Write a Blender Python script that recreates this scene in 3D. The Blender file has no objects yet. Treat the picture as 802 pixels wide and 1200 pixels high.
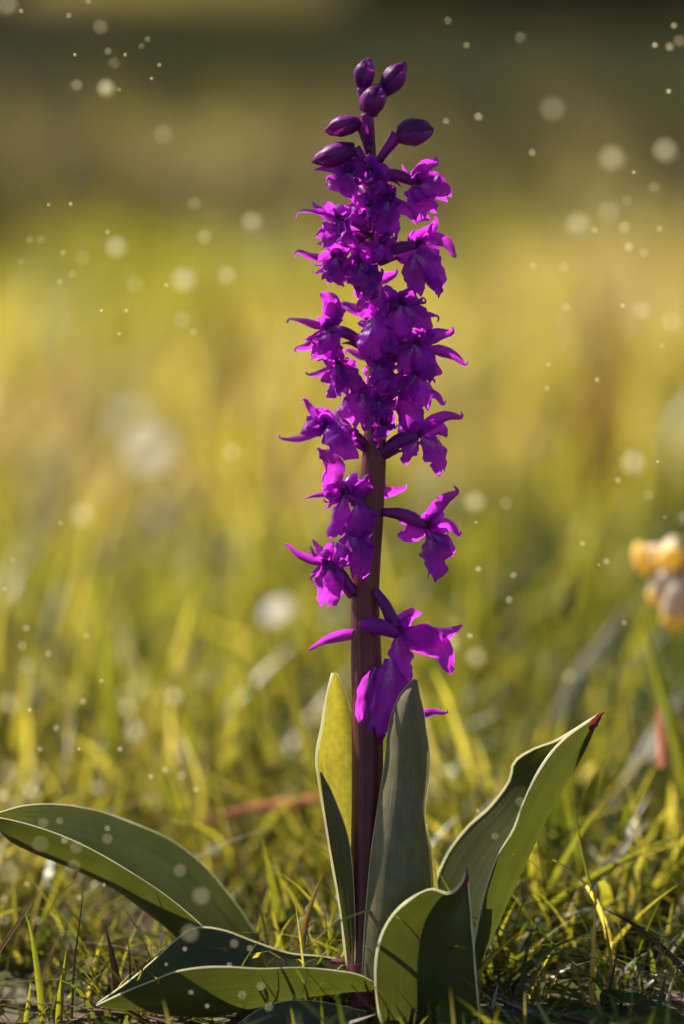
import bpy, math, random
import numpy as np
from mathutils import Vector, Matrix, noise

random.seed(7); rng = np.random.default_rng(7)
SC = bpy.context.scene
COL = SC.collection
R = math.radians

# ------------------------------------------------------------------ camera
CAM_Y, CAM_Z, PITCH, HALF = -1.0, 0.2955, R(8.0), 0.15
FD = 1.0314      # distance of the plant, which leans back a little, along the view axis
cam_d = bpy.data.cameras.new('camera'); cam = bpy.data.objects.new('camera', cam_d); COL.objects.link(cam)
cam.location = (0, CAM_Y, CAM_Z); cam.rotation_euler = (R(90) - PITCH, 0, 0)
cam_d.sensor_fit = 'VERTICAL'; cam_d.sensor_height = 36; cam_d.sensor_width = 24
cam_d.lens = 18 / HALF
cam_d.clip_start = 0.02; cam_d.clip_end = 2000
cam_d.dof.use_dof = True; cam_d.dof.focus_distance = FD - .004; cam_d.dof.aperture_fstop = 3.6
cam_d.dof.aperture_blades = 0
SC.camera = cam

# ------------------------------------------------------------------ sky and sun
SUN_AZ, SUN_EL = -57.0, 45.0          # azimuth from +Y towards +X, degrees
w = bpy.data.worlds.new('World'); SC.world = w; w.use_nodes = True
nt = w.node_tree; bg = nt.nodes['Background']
sky = nt.nodes.new('ShaderNodeTexSky'); sky.sky_type = 'NISHITA'; sky.sun_disc = False
sky.sun_elevation = R(SUN_EL); sky.sun_rotation = R(SUN_AZ)
nt.links.new(sky.outputs[0], bg.inputs[0]); bg.inputs[1].default_value = 0.058
sun_d = bpy.data.lights.new('sun', 'SUN'); sun_d.energy = 5.0; sun_d.angle = R(0.53); sun_d.color = (1, .93, .80)
sun = bpy.data.objects.new('sun', sun_d); COL.objects.link(sun)
to_sun = Vector((math.sin(R(SUN_AZ)) * math.cos(R(SUN_EL)), math.cos(R(SUN_AZ)) * math.cos(R(SUN_EL)), math.sin(R(SUN_EL))))
sun.rotation_euler = to_sun.to_track_quat('Z', 'Y').to_euler(); sun.location = to_sun * 30
vs = SC.view_settings; vs.view_transform = 'Standard'; vs.look = 'None'; vs.exposure = 1.34; vs.gamma = 1
SC.cycles.use_denoising = True
SC.cycles.max_bounces = 10; SC.cycles.transmission_bounces = 8; SC.cycles.diffuse_bounces = 5
SC.cycles.sample_clamp_indirect = 6

# ------------------------------------------------------------------ helpers
def P(x, y, d=0.0):
    """photograph pixel at depth d (in plant pixels, 0.25 mm each, + away from the camera) -> world point"""
    sx, sy = (x - 401) / 600 * HALF, (600 - y) / 600 * HALF
    c, s = math.cos(PITCH), math.sin(PITCH)
    v = Vector((sx, c + sy * s, -s + sy * c))
    k = FD + d * 0.00025
    return Vector((0, CAM_Y, CAM_Z)) + v * k
PX = 0.00025

def link(name, verts, faces, mat, parent=None, uvs=None, smooth=True, attrs=None):
    me = bpy.data.meshes.new(name); me.from_pydata([tuple(v) for v in verts], [], faces)
    if uvs is not None:
        ul = me.uv_layers.new(name='UVMap')
        li = np.empty(len(me.loops), dtype=np.int32); me.loops.foreach_get('vertex_index', li)
        ul.data.foreach_set('uv', np.asarray(uvs, dtype=np.float32)[li].ravel())
    if smooth: me.polygons.foreach_set('use_smooth', [True] * len(me.polygons))
    me.materials.append(mat); me.update()
    o = bpy.data.objects.new(name, me); COL.objects.link(o)
    if parent: o.parent = parent
    return o

def tag(o, label=None, cat=None, group=None, kind=None):
    if label: o['label'] = label
    if cat: o['category'] = cat
    if group: o['group'] = group
    if kind: o['kind'] = kind
    return o

def empty(name, loc=(0, 0, 0)):
    o = bpy.data.objects.new(name, None); COL.objects.link(o); o.location = loc; o.empty_display_size = .01
    return o

def reparent(child, parent):
    child.parent = parent
    child.matrix_parent_inverse = Matrix.Translation(parent.location).inverted()

def catmull(pts, n):
    p = [Vector(q) for q in pts]
    if len(p) == 2: return [p[0].lerp(p[1], i / n) for i in range(n + 1)]
    L = [0]
    for a, b in zip(p, p[1:]): L.append(L[-1] + (b - a).length)
    p = [p[0] * 2 - p[1]] + p + [p[-1] * 2 - p[-2]]
    out = []
    j = 0
    for i in range(n + 1):
        s = L[-1] * i / n
        while j < len(L) - 2 and s > L[j + 1]: j += 1
        t = (s - L[j]) / max(1e-9, L[j + 1] - L[j])
        a, b, c, d = p[j], p[j + 1], p[j + 2], p[j + 3]
        out.append(.5 * ((2 * b) + (c - a) * t + (2 * a - 5 * b + 4 * c - d) * t * t + (3 * b - a - 3 * c + d) * t ** 3))
    return out

def interp(prof, v):
    x = v * (len(prof) - 1); i = min(int(x), len(prof) - 2)
    return prof[i] + (prof[i + 1] - prof[i]) * (x - i)

def grid_faces(n, m, off=0):
    return [(off + i * (m + 1) + j, off + i * (m + 1) + j + 1, off + (i + 1) * (m + 1) + j + 1, off + (i + 1) * (m + 1) + j)
            for i in range(n) for j in range(m)]

PROF = {'sepal': [.42, .78, 1, .97, .82, .60, .36, .12], 'petal': [.35, .8, 1, 1, .9, .65, .15],
        'lip': [.30, .48, .78, 1.0, 1.0, .78, .80, .74, .42], 'bract': [.6, 1, .95, .75, .45, .08],
        'blade': [.8, 1, 1, .95, .85, .7, .5, .28, .05]}

def ribbon(pts, wid, normal, prof='sepal', cup=.4, ruffle=.0, twist=0., n=12, m=6, seed=0, notch=0., wr=0.):
    """wid: half width. returns verts, faces, uvs"""
    sp = catmull(pts, n); V = []; U = []
    nrm0 = Vector(normal).normalized(); pr = PROF[prof]
    L = sum((b - a).length for a, b in zip(sp, sp[1:]))
    for i, p in enumerate(sp):
        v = i / n
        t = (sp[min(i + 1, n)] - sp[max(i - 1, 0)]).normalized()
        s = t.cross(nrm0)
        s = s.normalized() if s.length > 1e-6 else Vector((1, 0, 0))
        nr = s.cross(t).normalized()
        if twist:
            q = Matrix.Rotation(twist * v, 3, t); s = q @ s; nr = q @ nr
        hw = wid * interp(pr, v)
        for j in range(m + 1):
            u = j / m * 2 - 1
            e = abs(u) ** 1.6
            rf = ruffle * wid * e * (noise.noise(Vector((v * 6.5 + seed * 3.1, u * 1.1 + seed, seed * 1.7))) * 1.5
                                     + .5 * math.sin(v * 23 + seed * 5 + u * 2))
            ww = hw * (1 + (ruffle * .22 * math.sin(v * 31 + seed * 7 + (1 if u > 0 else 4)) if abs(u) > .9 else 0))
            along = 0
            if notch: along = notch * wid * (v ** 3) * (math.cos(u * math.pi * 1.6 + .2) * -1 * .7 + .14 * math.sin(u * 9 + seed))
            V.append(p + s * ww * u + nr * (cup * hw * (u * u - .3) + rf + wr * wid * noise.noise(Vector((v * 5.5 + seed, u * 2.3, seed * .7)))) + t * along)
            U.append((j / m, v))
    return V, grid_faces(n, m), U

def tube(pts, radii, sides=8, n=12, cap=True):
    sp = catmull(pts, n); V = []; U = []
    ref = Vector((.3, 1, .2)).normalized()
    for i, p in enumerate(sp):
        t = (sp[min(i + 1, n)] - sp[max(i - 1, 0)]).normalized()
        a = t.cross(ref); a = a.normalized() if a.length > .05 else t.cross(Vector((1, 0, 0))).normalized()
        b = t.cross(a); r = interp(radii, i / n)
        for k in range(sides):
            an = 2 * math.pi * k / sides
            V.append(p + (a * math.cos(an) + b * math.sin(an)) * r); U.append((k / sides, i / n))
    F = [(i * sides + k, i * sides + (k + 1) % sides, (i + 1) * sides + (k + 1) % sides, (i + 1) * sides + k)
         for i in range(n) for k in range(sides)]
    if cap:
        V.append(sp[0]); U.append((0, 0)); V.append(sp[-1]); U.append((0, 1)); c0, c1 = len(V) - 2, len(V) - 1
        F += [(c0, (k + 1) % sides, k) for k in range(sides)]
        F += [(c1, n * sides + k, n * sides + (k + 1) % sides) for k in range(sides)]
    return V, F, U

# ------------------------------------------------------------------ materials
def mat(name):
    m = bpy.data.materials.new(name); m.use_nodes = True
    t = m.node_tree; t.nodes.clear()
    return m, t, t.nodes, t.links

def nd(nodes, kind, **kw):
    n = nodes.new(kind)
    for k, v in kw.items():
        if k.startswith('i_'): n.inputs[k[2:].replace('_', ' ')].default_value = v
        else: setattr(n, k, v)
    return n

def ramp(nodes, stops):
    r = nodes.new('ShaderNodeValToRGB'); e = r.color_ramp.elements
    while len(e) < len(stops): e.new(.5)
    for el, (p, c) in zip(e, stops): el.position = p; el.color = (*c, 1)
    return r

def leafy(name, front, trans, mix=.5, rough=.45, spec=.4, veins=0, vscale=40., var=.35, nscale=60, attr=None,
          ramps=None, bump=.15, spots=None, vlong=2., sheen=0., blem=0.):
    """thin leaf or petal: Principled front mixed with Translucent; veins run along the UV's v."""
    m, t, N, L = mat(name)
    out = nd(N, 'ShaderNodeOutputMaterial')
    pb = nd(N, 'ShaderNodeBsdfPrincipled'); pb.inputs['Roughness'].default_value = rough
    pb.inputs['Specular IOR Level'].default_value = spec
    if sheen:
        pb.inputs['Sheen Weight'].default_value = sheen; pb.inputs['Sheen Roughness'].default_value = .35; pb.inputs['Sheen Tint'].default_value = (1, .55, .95, 1)
    tr = nd(N, 'ShaderNodeBsdfTranslucent')
    ms = nd(N, 'ShaderNodeMixShader'); ms.inputs[0].default_value = mix
    L.new(pb.outputs[0], ms.inputs[1]); L.new(tr.outputs[0], ms.inputs[2]); L.new(ms.outputs[0], out.inputs[0])
    tc = nd(N, 'ShaderNodeTexCoord')
    no = nd(N, 'ShaderNodeTexNoise'); no.inputs['Scale'].default_value = nscale; no.inputs['Detail'].default_value = 5
    L.new(tc.outputs['Object'], no.inputs[0])
    oi = nd(N, 'ShaderNodeObjectInfo')
    fac = nd(N, 'ShaderNodeMath', operation='MULTIPLY_ADD'); L.new(no.outputs[0], fac.inputs[0])
    fac.inputs[1].default_value = 2 * var; fac.inputs[2].default_value = 1 - var
    last = fac
    f2 = nd(N, 'ShaderNodeMath', operation='MULTIPLY_ADD'); L.new(oi.outputs['Random'], f2.inputs[0])
    f2.inputs[1].default_value = var; f2.inputs[2].default_value = 1 - var / 2
    f3 = nd(N, 'ShaderNodeMath', operation='MULTIPLY'); L.new(last.outputs[0], f3.inputs[0]); L.new(f2.outputs[0], f3.inputs[1])
    last = f3
    hgt = no.outputs[0]
    if veins:
        sep = nd(N, 'ShaderNodeSeparateXYZ'); L.new(tc.outputs['UV'], sep.inputs[0])
        cx_ = nd(N, 'ShaderNodeCombineXYZ'); mu = nd(N, 'ShaderNodeMath', operation='MULTIPLY'); L.new(sep.outputs[0], mu.inputs[0]); mu.inputs[1].default_value = vscale * .5
        mv_ = nd(N, 'ShaderNodeMath', operation='MULTIPLY'); L.new(sep.outputs[1], mv_.inputs[0]); mv_.inputs[1].default_value = vlong
        L.new(mu.outputs[0], cx_.inputs[0]); L.new(mv_.outputs[0], cx_.inputs[1]); L.new(oi.outputs['Random'], cx_.inputs[2])
        vn = nd(N, 'ShaderNodeTexNoise'); vn.inputs['Scale'].default_value = 1.; vn.inputs['Detail'].default_value = 3; L.new(cx_.outputs[0], vn.inputs[0])
        si = nd(N, 'ShaderNodeMath', operation='MULTIPLY_ADD'); L.new(vn.outputs[0], si.inputs[0]); si.inputs[1].default_value = 4.; si.inputs[2].default_value = -2.
        ma = nd(N, 'ShaderNodeMath', operation='MULTIPLY_ADD'); L.new(si.outputs[0], ma.inputs[0]); ma.inputs[1].default_value = veins; ma.inputs[2].default_value = 1
        f4 = nd(N, 'ShaderNodeMath', operation='MULTIPLY'); L.new(last.outputs[0], f4.inputs[0]); L.new(ma.outputs[0], f4.inputs[1]); last = f4
        hs = nd(N, 'ShaderNodeMath', operation='MULTIPLY_ADD'); L.new(si.outputs[0], hs.inputs[0]); hs.inputs[1].default_value = .25; L.new(no.outputs[0], hs.inputs[2])
        hgt = hs.outputs[0]
    def colour(c, rampc=None):
        if attr and rampc:
            at = nd(N, 'ShaderNodeAttribute', attribute_name=attr); r = ramp(N, rampc); L.new(at.outputs['Fac'], r.inputs[0]); src = r.outputs[0]
        else:
            rgb = nd(N, 'ShaderNodeRGB'); rgb.outputs[0].default_value = (*c, 1); src = rgb.outputs[0]
        vm = nd(N, 'ShaderNodeVectorMath', operation='SCALE'); L.new(src, vm.inputs[0]); L.new(last.outputs[0], vm.inputs['Scale'])
        res = vm.outputs[0]
        if blem:
            bn = nd(N, 'ShaderNodeTexNoise'); bn.inputs['Scale'].default_value = 75; bn.inputs['Detail'].default_value = 6; L.new(tc.outputs['Object'], bn.inputs[0])
            bm_ = nd(N, 'ShaderNodeMapRange'); L.new(bn.outputs[0], bm_.inputs[0]); bm_.inputs[1].default_value = .62; bm_.inputs[2].default_value = .74; bm_.inputs[4].default_value = blem
            bx = nd(N, 'ShaderNodeMix', data_type='RGBA'); L.new(bm_.outputs[0], bx.inputs[0]); L.new(res, bx.inputs[6]); bx.inputs[7].default_value = (.11, .075, .03, 1); res = bx.outputs[2]
        if spots:
            (scol, u0, u1, v0, v1, sc, thr) = spots
            sp = nd(N, 'ShaderNodeSeparateXYZ'); L.new(tc.outputs['UV'], sp.inputs[0])
            du = nd(N, 'ShaderNodeMath', operation='SUBTRACT'); L.new(sp.outputs[0], du.inputs[0]); du.inputs[1].default_value = .5
            ab = nd(N, 'ShaderNodeMath', operation='ABSOLUTE'); L.new(du.outputs[0], ab.inputs[0])
            mr = nd(N, 'ShaderNodeMapRange', interpolation_type='SMOOTHSTEP'); L.new(ab.outputs[0], mr.inputs[0])
            mr.inputs[1].default_value = u0; mr.inputs[2].default_value = u1; mr.inputs[3].default_value = 1; mr.inputs[4].default_value = 0
            mv = nd(N, 'ShaderNodeMapRange', interpolation_type='SMOOTHSTEP'); L.new(sp.outputs[1], mv.inputs[0])
            mv.inputs[1].default_value = v0; mv.inputs[2].default_value = v1; mv.inputs[3].default_value = 1; mv.inputs[4].default_value = 0
            mm = nd(N, 'ShaderNodeMath', operation='MULTIPLY'); L.new(mr.outputs[0], mm.inputs[0]); L.new(mv.outputs[0], mm.inputs[1])
            m8 = nd(N, 'ShaderNodeMath', operation='MULTIPLY'); L.new(mm.outputs[0], m8.inputs[0]); m8.inputs[1].default_value = .6
            sv = nd(N, 'ShaderNodeMapping'); L.new(tc.outputs['UV'], sv.inputs[0]); sv.inputs['Scale'].default_value = (11, 13, 1)
            vo = nd(N, 'ShaderNodeTexVoronoi'); vo.inputs['Scale'].default_value = 1; L.new(sv.outputs[0], vo.inputs[0])
            dk = nd(N, 'ShaderNodeMath', operation='GREATER_THAN'); L.new(vo.outputs['Distance'], dk.inputs[0]); dk.inputs[1].default_value = .30
            md = nd(N, 'ShaderNodeMath', operation='MULTIPLY'); L.new(mm.outputs[0], md.inputs[0]); L.new(dk.outputs[0], md.inputs[1]); mm = md; L.new(mm.outputs[0], m8.inputs[0])
            mx = nd(N, 'ShaderNodeMix', data_type='RGBA'); L.new(m8.outputs[0], mx.inputs[0]); L.new(res, mx.inputs[6]); mx.inputs[7].default_value = (*scol, 1)
            res = mx.outputs[2]
        return res
    L.new(colour(front, ramps[0] if ramps else None), pb.inputs['Base Color'])
    L.new(colour(trans, ramps[1] if ramps else None), tr.inputs['Color'])
    if bump:
        bu = nd(N, 'ShaderNodeBump'); bu.inputs['Strength'].default_value = bump; bu.inputs['Distance'].default_value = .0006
        L.new(hgt, bu.inputs['Height']); L.new(bu.outputs[0], pb.inputs['Normal'])
    return m

M = {}
M['petal'] = leafy('petal', (.15, .010, .28), (.80, .05, .82), mix=.56, rough=.45, spec=.25, veins=.20, vscale=36, var=.42, nscale=150, bump=.45, sheen=.12)
M['lip'] = leafy('lip', (.16, .012, .29), (.76, .055, .80), mix=.55, rough=.45, spec=.25, veins=.16, vscale=30, var=.42, nscale=160, bump=.45, sheen=.12,
                 spots=((.62, .38, .66), .04, .20, .12, .48, 300, .6))
M['bud'] = leafy('bud', (.115, .005, .125), (.46, .012, .36), mix=.30, rough=.42, spec=.28, veins=.45, vscale=40, var=.35, nscale=240, bump=.4)
M['spur'] = leafy('spur', (.26, .018, .36), (.62, .05, .66), mix=.5, rough=.4, spec=.4, var=.25, nscale=200, bump=.2)
M['ovary'] = leafy('ovary', (.19, .012, .21), (.46, .02, .42), mix=.38, rough=.4, spec=.4, veins=.30, vscale=40, var=.3, nscale=200, bump=.3)
M['stem'] = leafy('stem', (.135, .032, .045), (.36, .05, .06), mix=.3, rough=.42, spec=.45, veins=.38, vscale=70, var=.4, nscale=150, bump=.5)
M['leaf'] = leafy('orchid_leaf', (.062, .067, .020), (.064, .072, .007), mix=.45, rough=.29, spec=.55, veins=.16, vscale=110, var=.34, nscale=90, bump=.22, blem=.55)
M['sheath'] = leafy('sheath_leaf', (.155, .138, .078), (.085, .08, .018), mix=.38, rough=.38, spec=.35, veins=.26, vscale=130, vlong=6., var=.50, nscale=190, bump=.3, blem=.55)
M['young'] = leafy('pale_leaf', (.09, .095, .035), (.25, .21, .018), mix=.60, rough=.4, spec=.4, veins=.10, vscale=90, var=.45, nscale=420, bump=.3, blem=.55)
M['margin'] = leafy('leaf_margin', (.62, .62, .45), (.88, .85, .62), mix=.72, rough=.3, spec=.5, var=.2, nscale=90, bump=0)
M['scorch'] = leafy('scorched_tip', (.085, .016, .022), (.22, .03, .03), mix=.4, rough=.4, spec=.4, var=.4, nscale=300, bump=.2)
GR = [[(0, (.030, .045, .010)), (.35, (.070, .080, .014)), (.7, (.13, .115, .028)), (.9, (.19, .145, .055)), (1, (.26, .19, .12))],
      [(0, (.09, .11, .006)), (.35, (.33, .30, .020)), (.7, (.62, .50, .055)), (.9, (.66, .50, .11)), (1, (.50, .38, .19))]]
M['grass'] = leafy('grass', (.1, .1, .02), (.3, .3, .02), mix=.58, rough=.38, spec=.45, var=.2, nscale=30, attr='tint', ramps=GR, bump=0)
M['litter'] = leafy('dry_litter', (.2, .1, .08), (.2, .1, .08), mix=.35, rough=.5, spec=.4, var=.3, nscale=60, attr='tint', bump=0,
                    ramps=[[(0, (.05, .028, .02)), (.5, (.12, .07, .055)), (1, (.27, .19, .15))], [(0, (.10, .04, .03)), (.5, (.25, .12, .09)), (1, (.35, .26, .18))]])
M['blade_dark'] = leafy('dark_blade', (.030, .024, .014), (.05, .035, .01), mix=.2, rough=.45, var=.4, nscale=150, bump=.2)
M['blade_green'] = leafy('green_blade', (.075, .095, .015), (.33, .33, .02), mix=.55, rough=.4, var=.3, nscale=80, veins=.15, vscale=30, bump=.2)
M['blade_brown'] = leafy('brown_blade', (.13, .075, .035), (.24, .14, .03), mix=.4, rough=.5, var=.4, nscale=120, bump=.2)
M['straw'] = leafy('straw', (.46, .40, .30), (.40, .34, .22), mix=.35, rough=.35, var=.3, nscale=120, bump=.2)
M['red_leaf'] = leafy('red_leaf', (.40, .17, .11), (.55, .20, .11), mix=.5, rough=.4, var=.3, nscale=60, bump=.1)
M['cover'] = leafy('cover_leaf', (.055, .085, .015), (.22, .25, .015), mix=.5, rough=.6, spec=.15, var=.3, nscale=50, attr='tint', bump=0,
                   ramps=[[(0, (.03, .05, .008)), (1, (.10, .11, .02))], [(0, (.06, .075, .005)), (1, (.20, .20, .012))]])
M['orange'] = leafy('orange_corolla', (.90, .62, .16), (.98, .76, .22), mix=.6, rough=.45, var=.2, nscale=120, bump=0)
M['calyx'] = leafy('pale_calyx', (.80, .73, .62), (.92, .80, .62), mix=.6, rough=.5, var=.15, nscale=100, bump=0)
M['white'] = leafy('white_petal', (.85, .83, .82), (.92, .88, .86), mix=.55, rough=.5, var=.08, nscale=80, bump=0)
M['disc'] = leafy('yellow_disc', (.7, .45, .03), (.6, .4, .03), mix=.2, rough=.6, var=.2, nscale=300, bump=0)
M['fluff'] = leafy('seed_fluff', (.95, .90, .72), (.97, .91, .68), mix=.65, rough=.5, var=.05, nscale=100, bump=0)
M['bark'] = leafy('bark', (.06, .045, .03), (.02, .01, .01), mix=.02, rough=.8, var=.4, nscale=20, bump=.4)
M['tree_leaf'] = leafy('tree_leaf', (.035, .05, .014), (.06, .075, .008), mix=.35, rough=.5, var=.3, nscale=3, bump=0)

def ground_mat():
    m, t, N, L = mat('meadow_soil'); out = nd(N, 'ShaderNodeOutputMaterial'); pb = nd(N, 'ShaderNodeBsdfPrincipled')
    pb.inputs['Roughness'].default_value = .85; L.new(pb.outputs[0], out.inputs[0])
    tc = nd(N, 'ShaderNodeTexCoord')
    n1 = nd(N, 'ShaderNodeTexNoise'); n1.inputs['Scale'].default_value = 60; n1.inputs['Detail'].default_value = 8
    n2 = nd(N, 'ShaderNodeTexNoise'); n2.inputs['Scale'].default_value = 1.1; n2.inputs['Detail'].default_value = 4
    L.new(tc.outputs['Object'], n1.inputs[0]); L.new(tc.outputs['Object'], n2.inputs[0])
    r1 = ramp(N, [(.3, (.012, .009, .006)), (.5, (.030, .022, .014)), (.7, (.075, .048, .032))]); L.new(n1.outputs[0], r1.inputs[0])
    r2 = ramp(N, [(.3, (.04, .042, .010)), (.55, (.085, .075, .018)), (.75, (.12, .085, .035))]); L.new(n2.outputs[0], r2.inputs[0])
    sep = nd(N, 'ShaderNodeSeparateXYZ'); L.new(tc.outputs['Object'], sep.inputs[0])
    mr = nd(N, 'ShaderNodeMapRange'); L.new(sep.outputs[1], mr.inputs[0]); mr.inputs[1].default_value = 2; mr.inputs[2].default_value = 11
    mr.inputs[3].default_value = .25; mr.inputs[4].default_value = .95
    mx = nd(N, 'ShaderNodeMix', data_type='RGBA'); L.new(mr.outputs[0], mx.inputs[0]); L.new(r1.outputs[0], mx.inputs[6]); L.new(r2.outputs[0], mx.inputs[7])
    L.new(mx.outputs[2], pb.inputs['Base Color'])
    bu = nd(N, 'ShaderNodeBump'); bu.inputs['Strength'].default_value = .6; bu.inputs['Distance'].default_value = .01
    L.new(n1.outputs[0], bu.inputs['Height']); L.new(bu.outputs[0], pb.inputs['Normal'])
    return m
M['ground'] = ground_mat()

# ------------------------------------------------------------------ ground
def gz(x, y):
    z = .006 * noise.noise(Vector((x * 6, y * 6, 0))) + .003 * noise.noise(Vector((x * 19, y * 19, 5)))
    s = max(0., y - 1.5)
    z += .012 * min(s, 2) * 0 + .026 * s * min(1, s / 4) if y < 60 else .026 * 58.5 + (y - 60) * .05
    if 9 < y < 60: z += .03 * (y - 9)
    elif y >= 60: z += .03 * 51
    return z + (.05 * noise.noise(Vector((x * .35, y * .35, 2))) * min(1, s / 3))

def axis(near, step, far, grow):
    a = [0.0]; d = step
    while a[-1] < far:
        if a[-1] > near: d *= grow
        a.append(a[-1] + d)
    return a
ax = axis(.6, .03, 400, 1.17); xs = sorted(set([-v for v in ax] + ax))
ay = axis(1.4, .03, 420, 1.12); by = axis(1.2, .05, 300, 1.3); ys = sorted(set([-v for v in by] + ay))
gv = [(x, y, gz(x, y)) for y in ys for x in xs]
gf = grid_faces(len(ys) - 1, len(xs) - 1)
tag(link('ground', gv, gf, M['ground']), kind='structure')

# ------------------------------------------------------------------ grass (stuff)
def blades(name, base, h, wd, az, lean, bend, tint, mat_, segs, flat=1.):
    n = len(h); k = segs
    v = np.linspace(0, 1, k + 1)[None, :]
    dirx, diry = np.cos(az)[:, None], np.sin(az)[:, None]
    out = h[:, None] * (lean[:, None] * v + bend[:, None] * v ** 2)
    up = flat * h[:, None] * (v - .35 * np.minimum(1.6, bend[:, None]) * v ** 2.2)
    cx = base[:, 0:1] + dirx * out; cy = base[:, 1:2] + diry * out; cz = base[:, 2:3] + up
    fa = az + rng.normal(0, .9, n)
    px, py = -np.sin(fa)[:, None], np.cos(fa)[:, None]
    hw = wd[:, None] * np.clip(1.05 - v ** 1.7, .02, 1) * (.75 + .25 * np.minimum(1, v * 5))
    A = np.stack([cx - px * hw, cy - py * hw, cz], -1); B = np.stack([cx + px * hw, cy + py * hw, cz], -1)
    verts = np.stack([A, B], 2).reshape(n, -1, 3)          # n, 2(k+1), 3
    nvb = 2 * (k + 1)
    idx = np.array([[2 * i, 2 * i + 1, 2 * i + 3, 2 * i + 2] for i in range(k)])
    faces = (np.arange(n)[:, None, None] * nvb + idx[None]).reshape(-1, 4)
    me = bpy.data.meshes.new(name)
    me.vertices.add(n * nvb); me.vertices.foreach_set('co', verts.astype(np.float32).ravel())
    me.loops.add(faces.size); me.loops.foreach_set('vertex_index', faces.astype(np.int32).ravel())
    me.polygons.add(len(faces)); me.polygons.foreach_set('loop_start', np.arange(0, faces.size, 4, dtype=np.int32))
    me.polygons.foreach_set('use_smooth', np.ones(len(faces), dtype=bool))
    at = me.attributes.new('tint', 'FLOAT', 'POINT'); at.data.foreach_set('value', np.repeat(tint, nvb).astype(np.float32))
    me.update(calc_edges=True); me.validate()
    me.materials.append(mat_)
    o = bpy.data.objects.new(name, me); COL.objects.link(o)
    return o

def field(n, y0, y1, half0, half1, thr=-.25, nf=5.0):
    """random points of a widening strip of meadow, patchy"""
    pts = []
    while len(pts) < n:
        y = y0 + (y1 - y0) * random.random()
        t = (y - y0) / (y1 - y0)
        if random.random() > (half0 + (half1 - half0) * t) / max(half0, half1): continue
        x = random.uniform(-1, 1) * (half0 + (half1 - half0) * t)
        if noise.noise(Vector((x * nf, y * nf, 3.3))) + random.uniform(-.35, .35) < thr: continue
        pts.append((x, y, gz(x, y) - .002))
    return np.array(pts)

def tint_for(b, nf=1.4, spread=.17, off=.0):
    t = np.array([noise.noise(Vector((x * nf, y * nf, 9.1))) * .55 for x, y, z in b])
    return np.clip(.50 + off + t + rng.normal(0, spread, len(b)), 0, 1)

def bottom_z(y):   # height at which the lower frame edge passes over the ground in front of the plant
    return CAM_Z - (y - CAM_Y) * .2962

DAISIES = [(325, 716, 1500, 20, 'bright white blurred flower left of the lower spike'), (176, 530, 3600, 24, 'large white blurred flower at mid left'), (152, 494, 4200, 18, 'faint white blurred flower above the large mid left one'),
           (180, 600, 3000, 11, 'faint pale flower below the large mid left one'), (697, 386, 7000, 20, 'pale blurred flower high at the right'), (142, 935, 900, 9, 'small pale flower blurred above the arching leaf'),
           (262, 640, 2600, 9, 'faint pale blurred flower low beside the mid left blur')]
def trim_for_daisies(b, h):
    for x, y, d, r, l in DAISIES[:5]:
        q = P(x, y, d); c = Vector((0, CAM_Y, CAM_Z))
        t = (b[:, 1] - c.y) / (q.y - c.y)
        on = (t > .2) & (t < 1.02) & (np.abs(b[:, 0] - (c.x + (q.x - c.x) * t)) < .030 + r * PX * .9)
        zl = c.z + (q.z - c.z) * t - b[:, 2] - r * PX * 1.2
        h = np.where(on, np.minimum(h, np.maximum(.012, zl)), h)
    return h
def grass_zone(name, n, y0, y1, h0, h1, H, wd, segs, label, thr=-.25, nf=5., bendm=.5, off=0., spread=.17):
    b = field(n, y0, y1, h0, h1, thr, nf)
    h = H[0] + (H[1] - H[0]) * rng.beta(1.6, 2.6, n)
    if y0 < .12:
        lim = np.where(b[:, 1] < 0, np.maximum(.014, np.array([bottom_z(y) for y in b[:, 1]]) * .95 + .016),
                       .028 + b[:, 1] * .32 + .034 * rng.random(n) ** 2)
        h = np.minimum(h, lim * rng.uniform(.5, 1, n))
        # keep a little free space right at the foot of the orchid
        r = np.hypot(b[:, 0] - .008, b[:, 1]); h = np.where(r < .012, .006, h)
    h = trim_for_daisies(b, h)
    o = blades(name, b, h, wd * rng.uniform(.55, 1.3, n), rng.uniform(0, 2 * math.pi, n), np.abs(rng.normal(0, .28, n)),
               np.abs(rng.normal(0, bendm, n)), tint_for(b, spread=spread, off=off), M['grass'], segs)
    return tag(o, label, 'grass', kind='stuff')
grass_zone('grass', 9000, -.93, .12, .42, .42, (.014, .055), .0009, 5, 'short green meadow grass around the foot of the orchid', off=-.30, spread=.34, bendm=.8)  # greener tint, darkened as well to stand in for shade low in the grass
grass_zone('grass', 9500, .05, .75, .42, .62, (.03, .125), .0023, 6, 'yellow green grass in soft focus close behind the orchid', thr=-.05, nf=11., bendm=.65, spread=.26, off=-.20)  # lower tint also puts some shade into the colour behind the plant
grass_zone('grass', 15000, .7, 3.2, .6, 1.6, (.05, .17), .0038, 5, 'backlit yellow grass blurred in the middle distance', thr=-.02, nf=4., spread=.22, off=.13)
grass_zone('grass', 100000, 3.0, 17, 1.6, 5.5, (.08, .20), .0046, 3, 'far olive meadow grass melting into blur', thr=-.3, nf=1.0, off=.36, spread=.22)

grass_zone('grass', 6500, .0, .22, .42, .45, (.025, .09), .0009, 6, 'thin dark green grass standing just behind the orchid foot', thr=-.1, nf=14., off=-.28, bendm=.9, spread=.36)  # dark tint carries the shade between these blades in their colour
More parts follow.
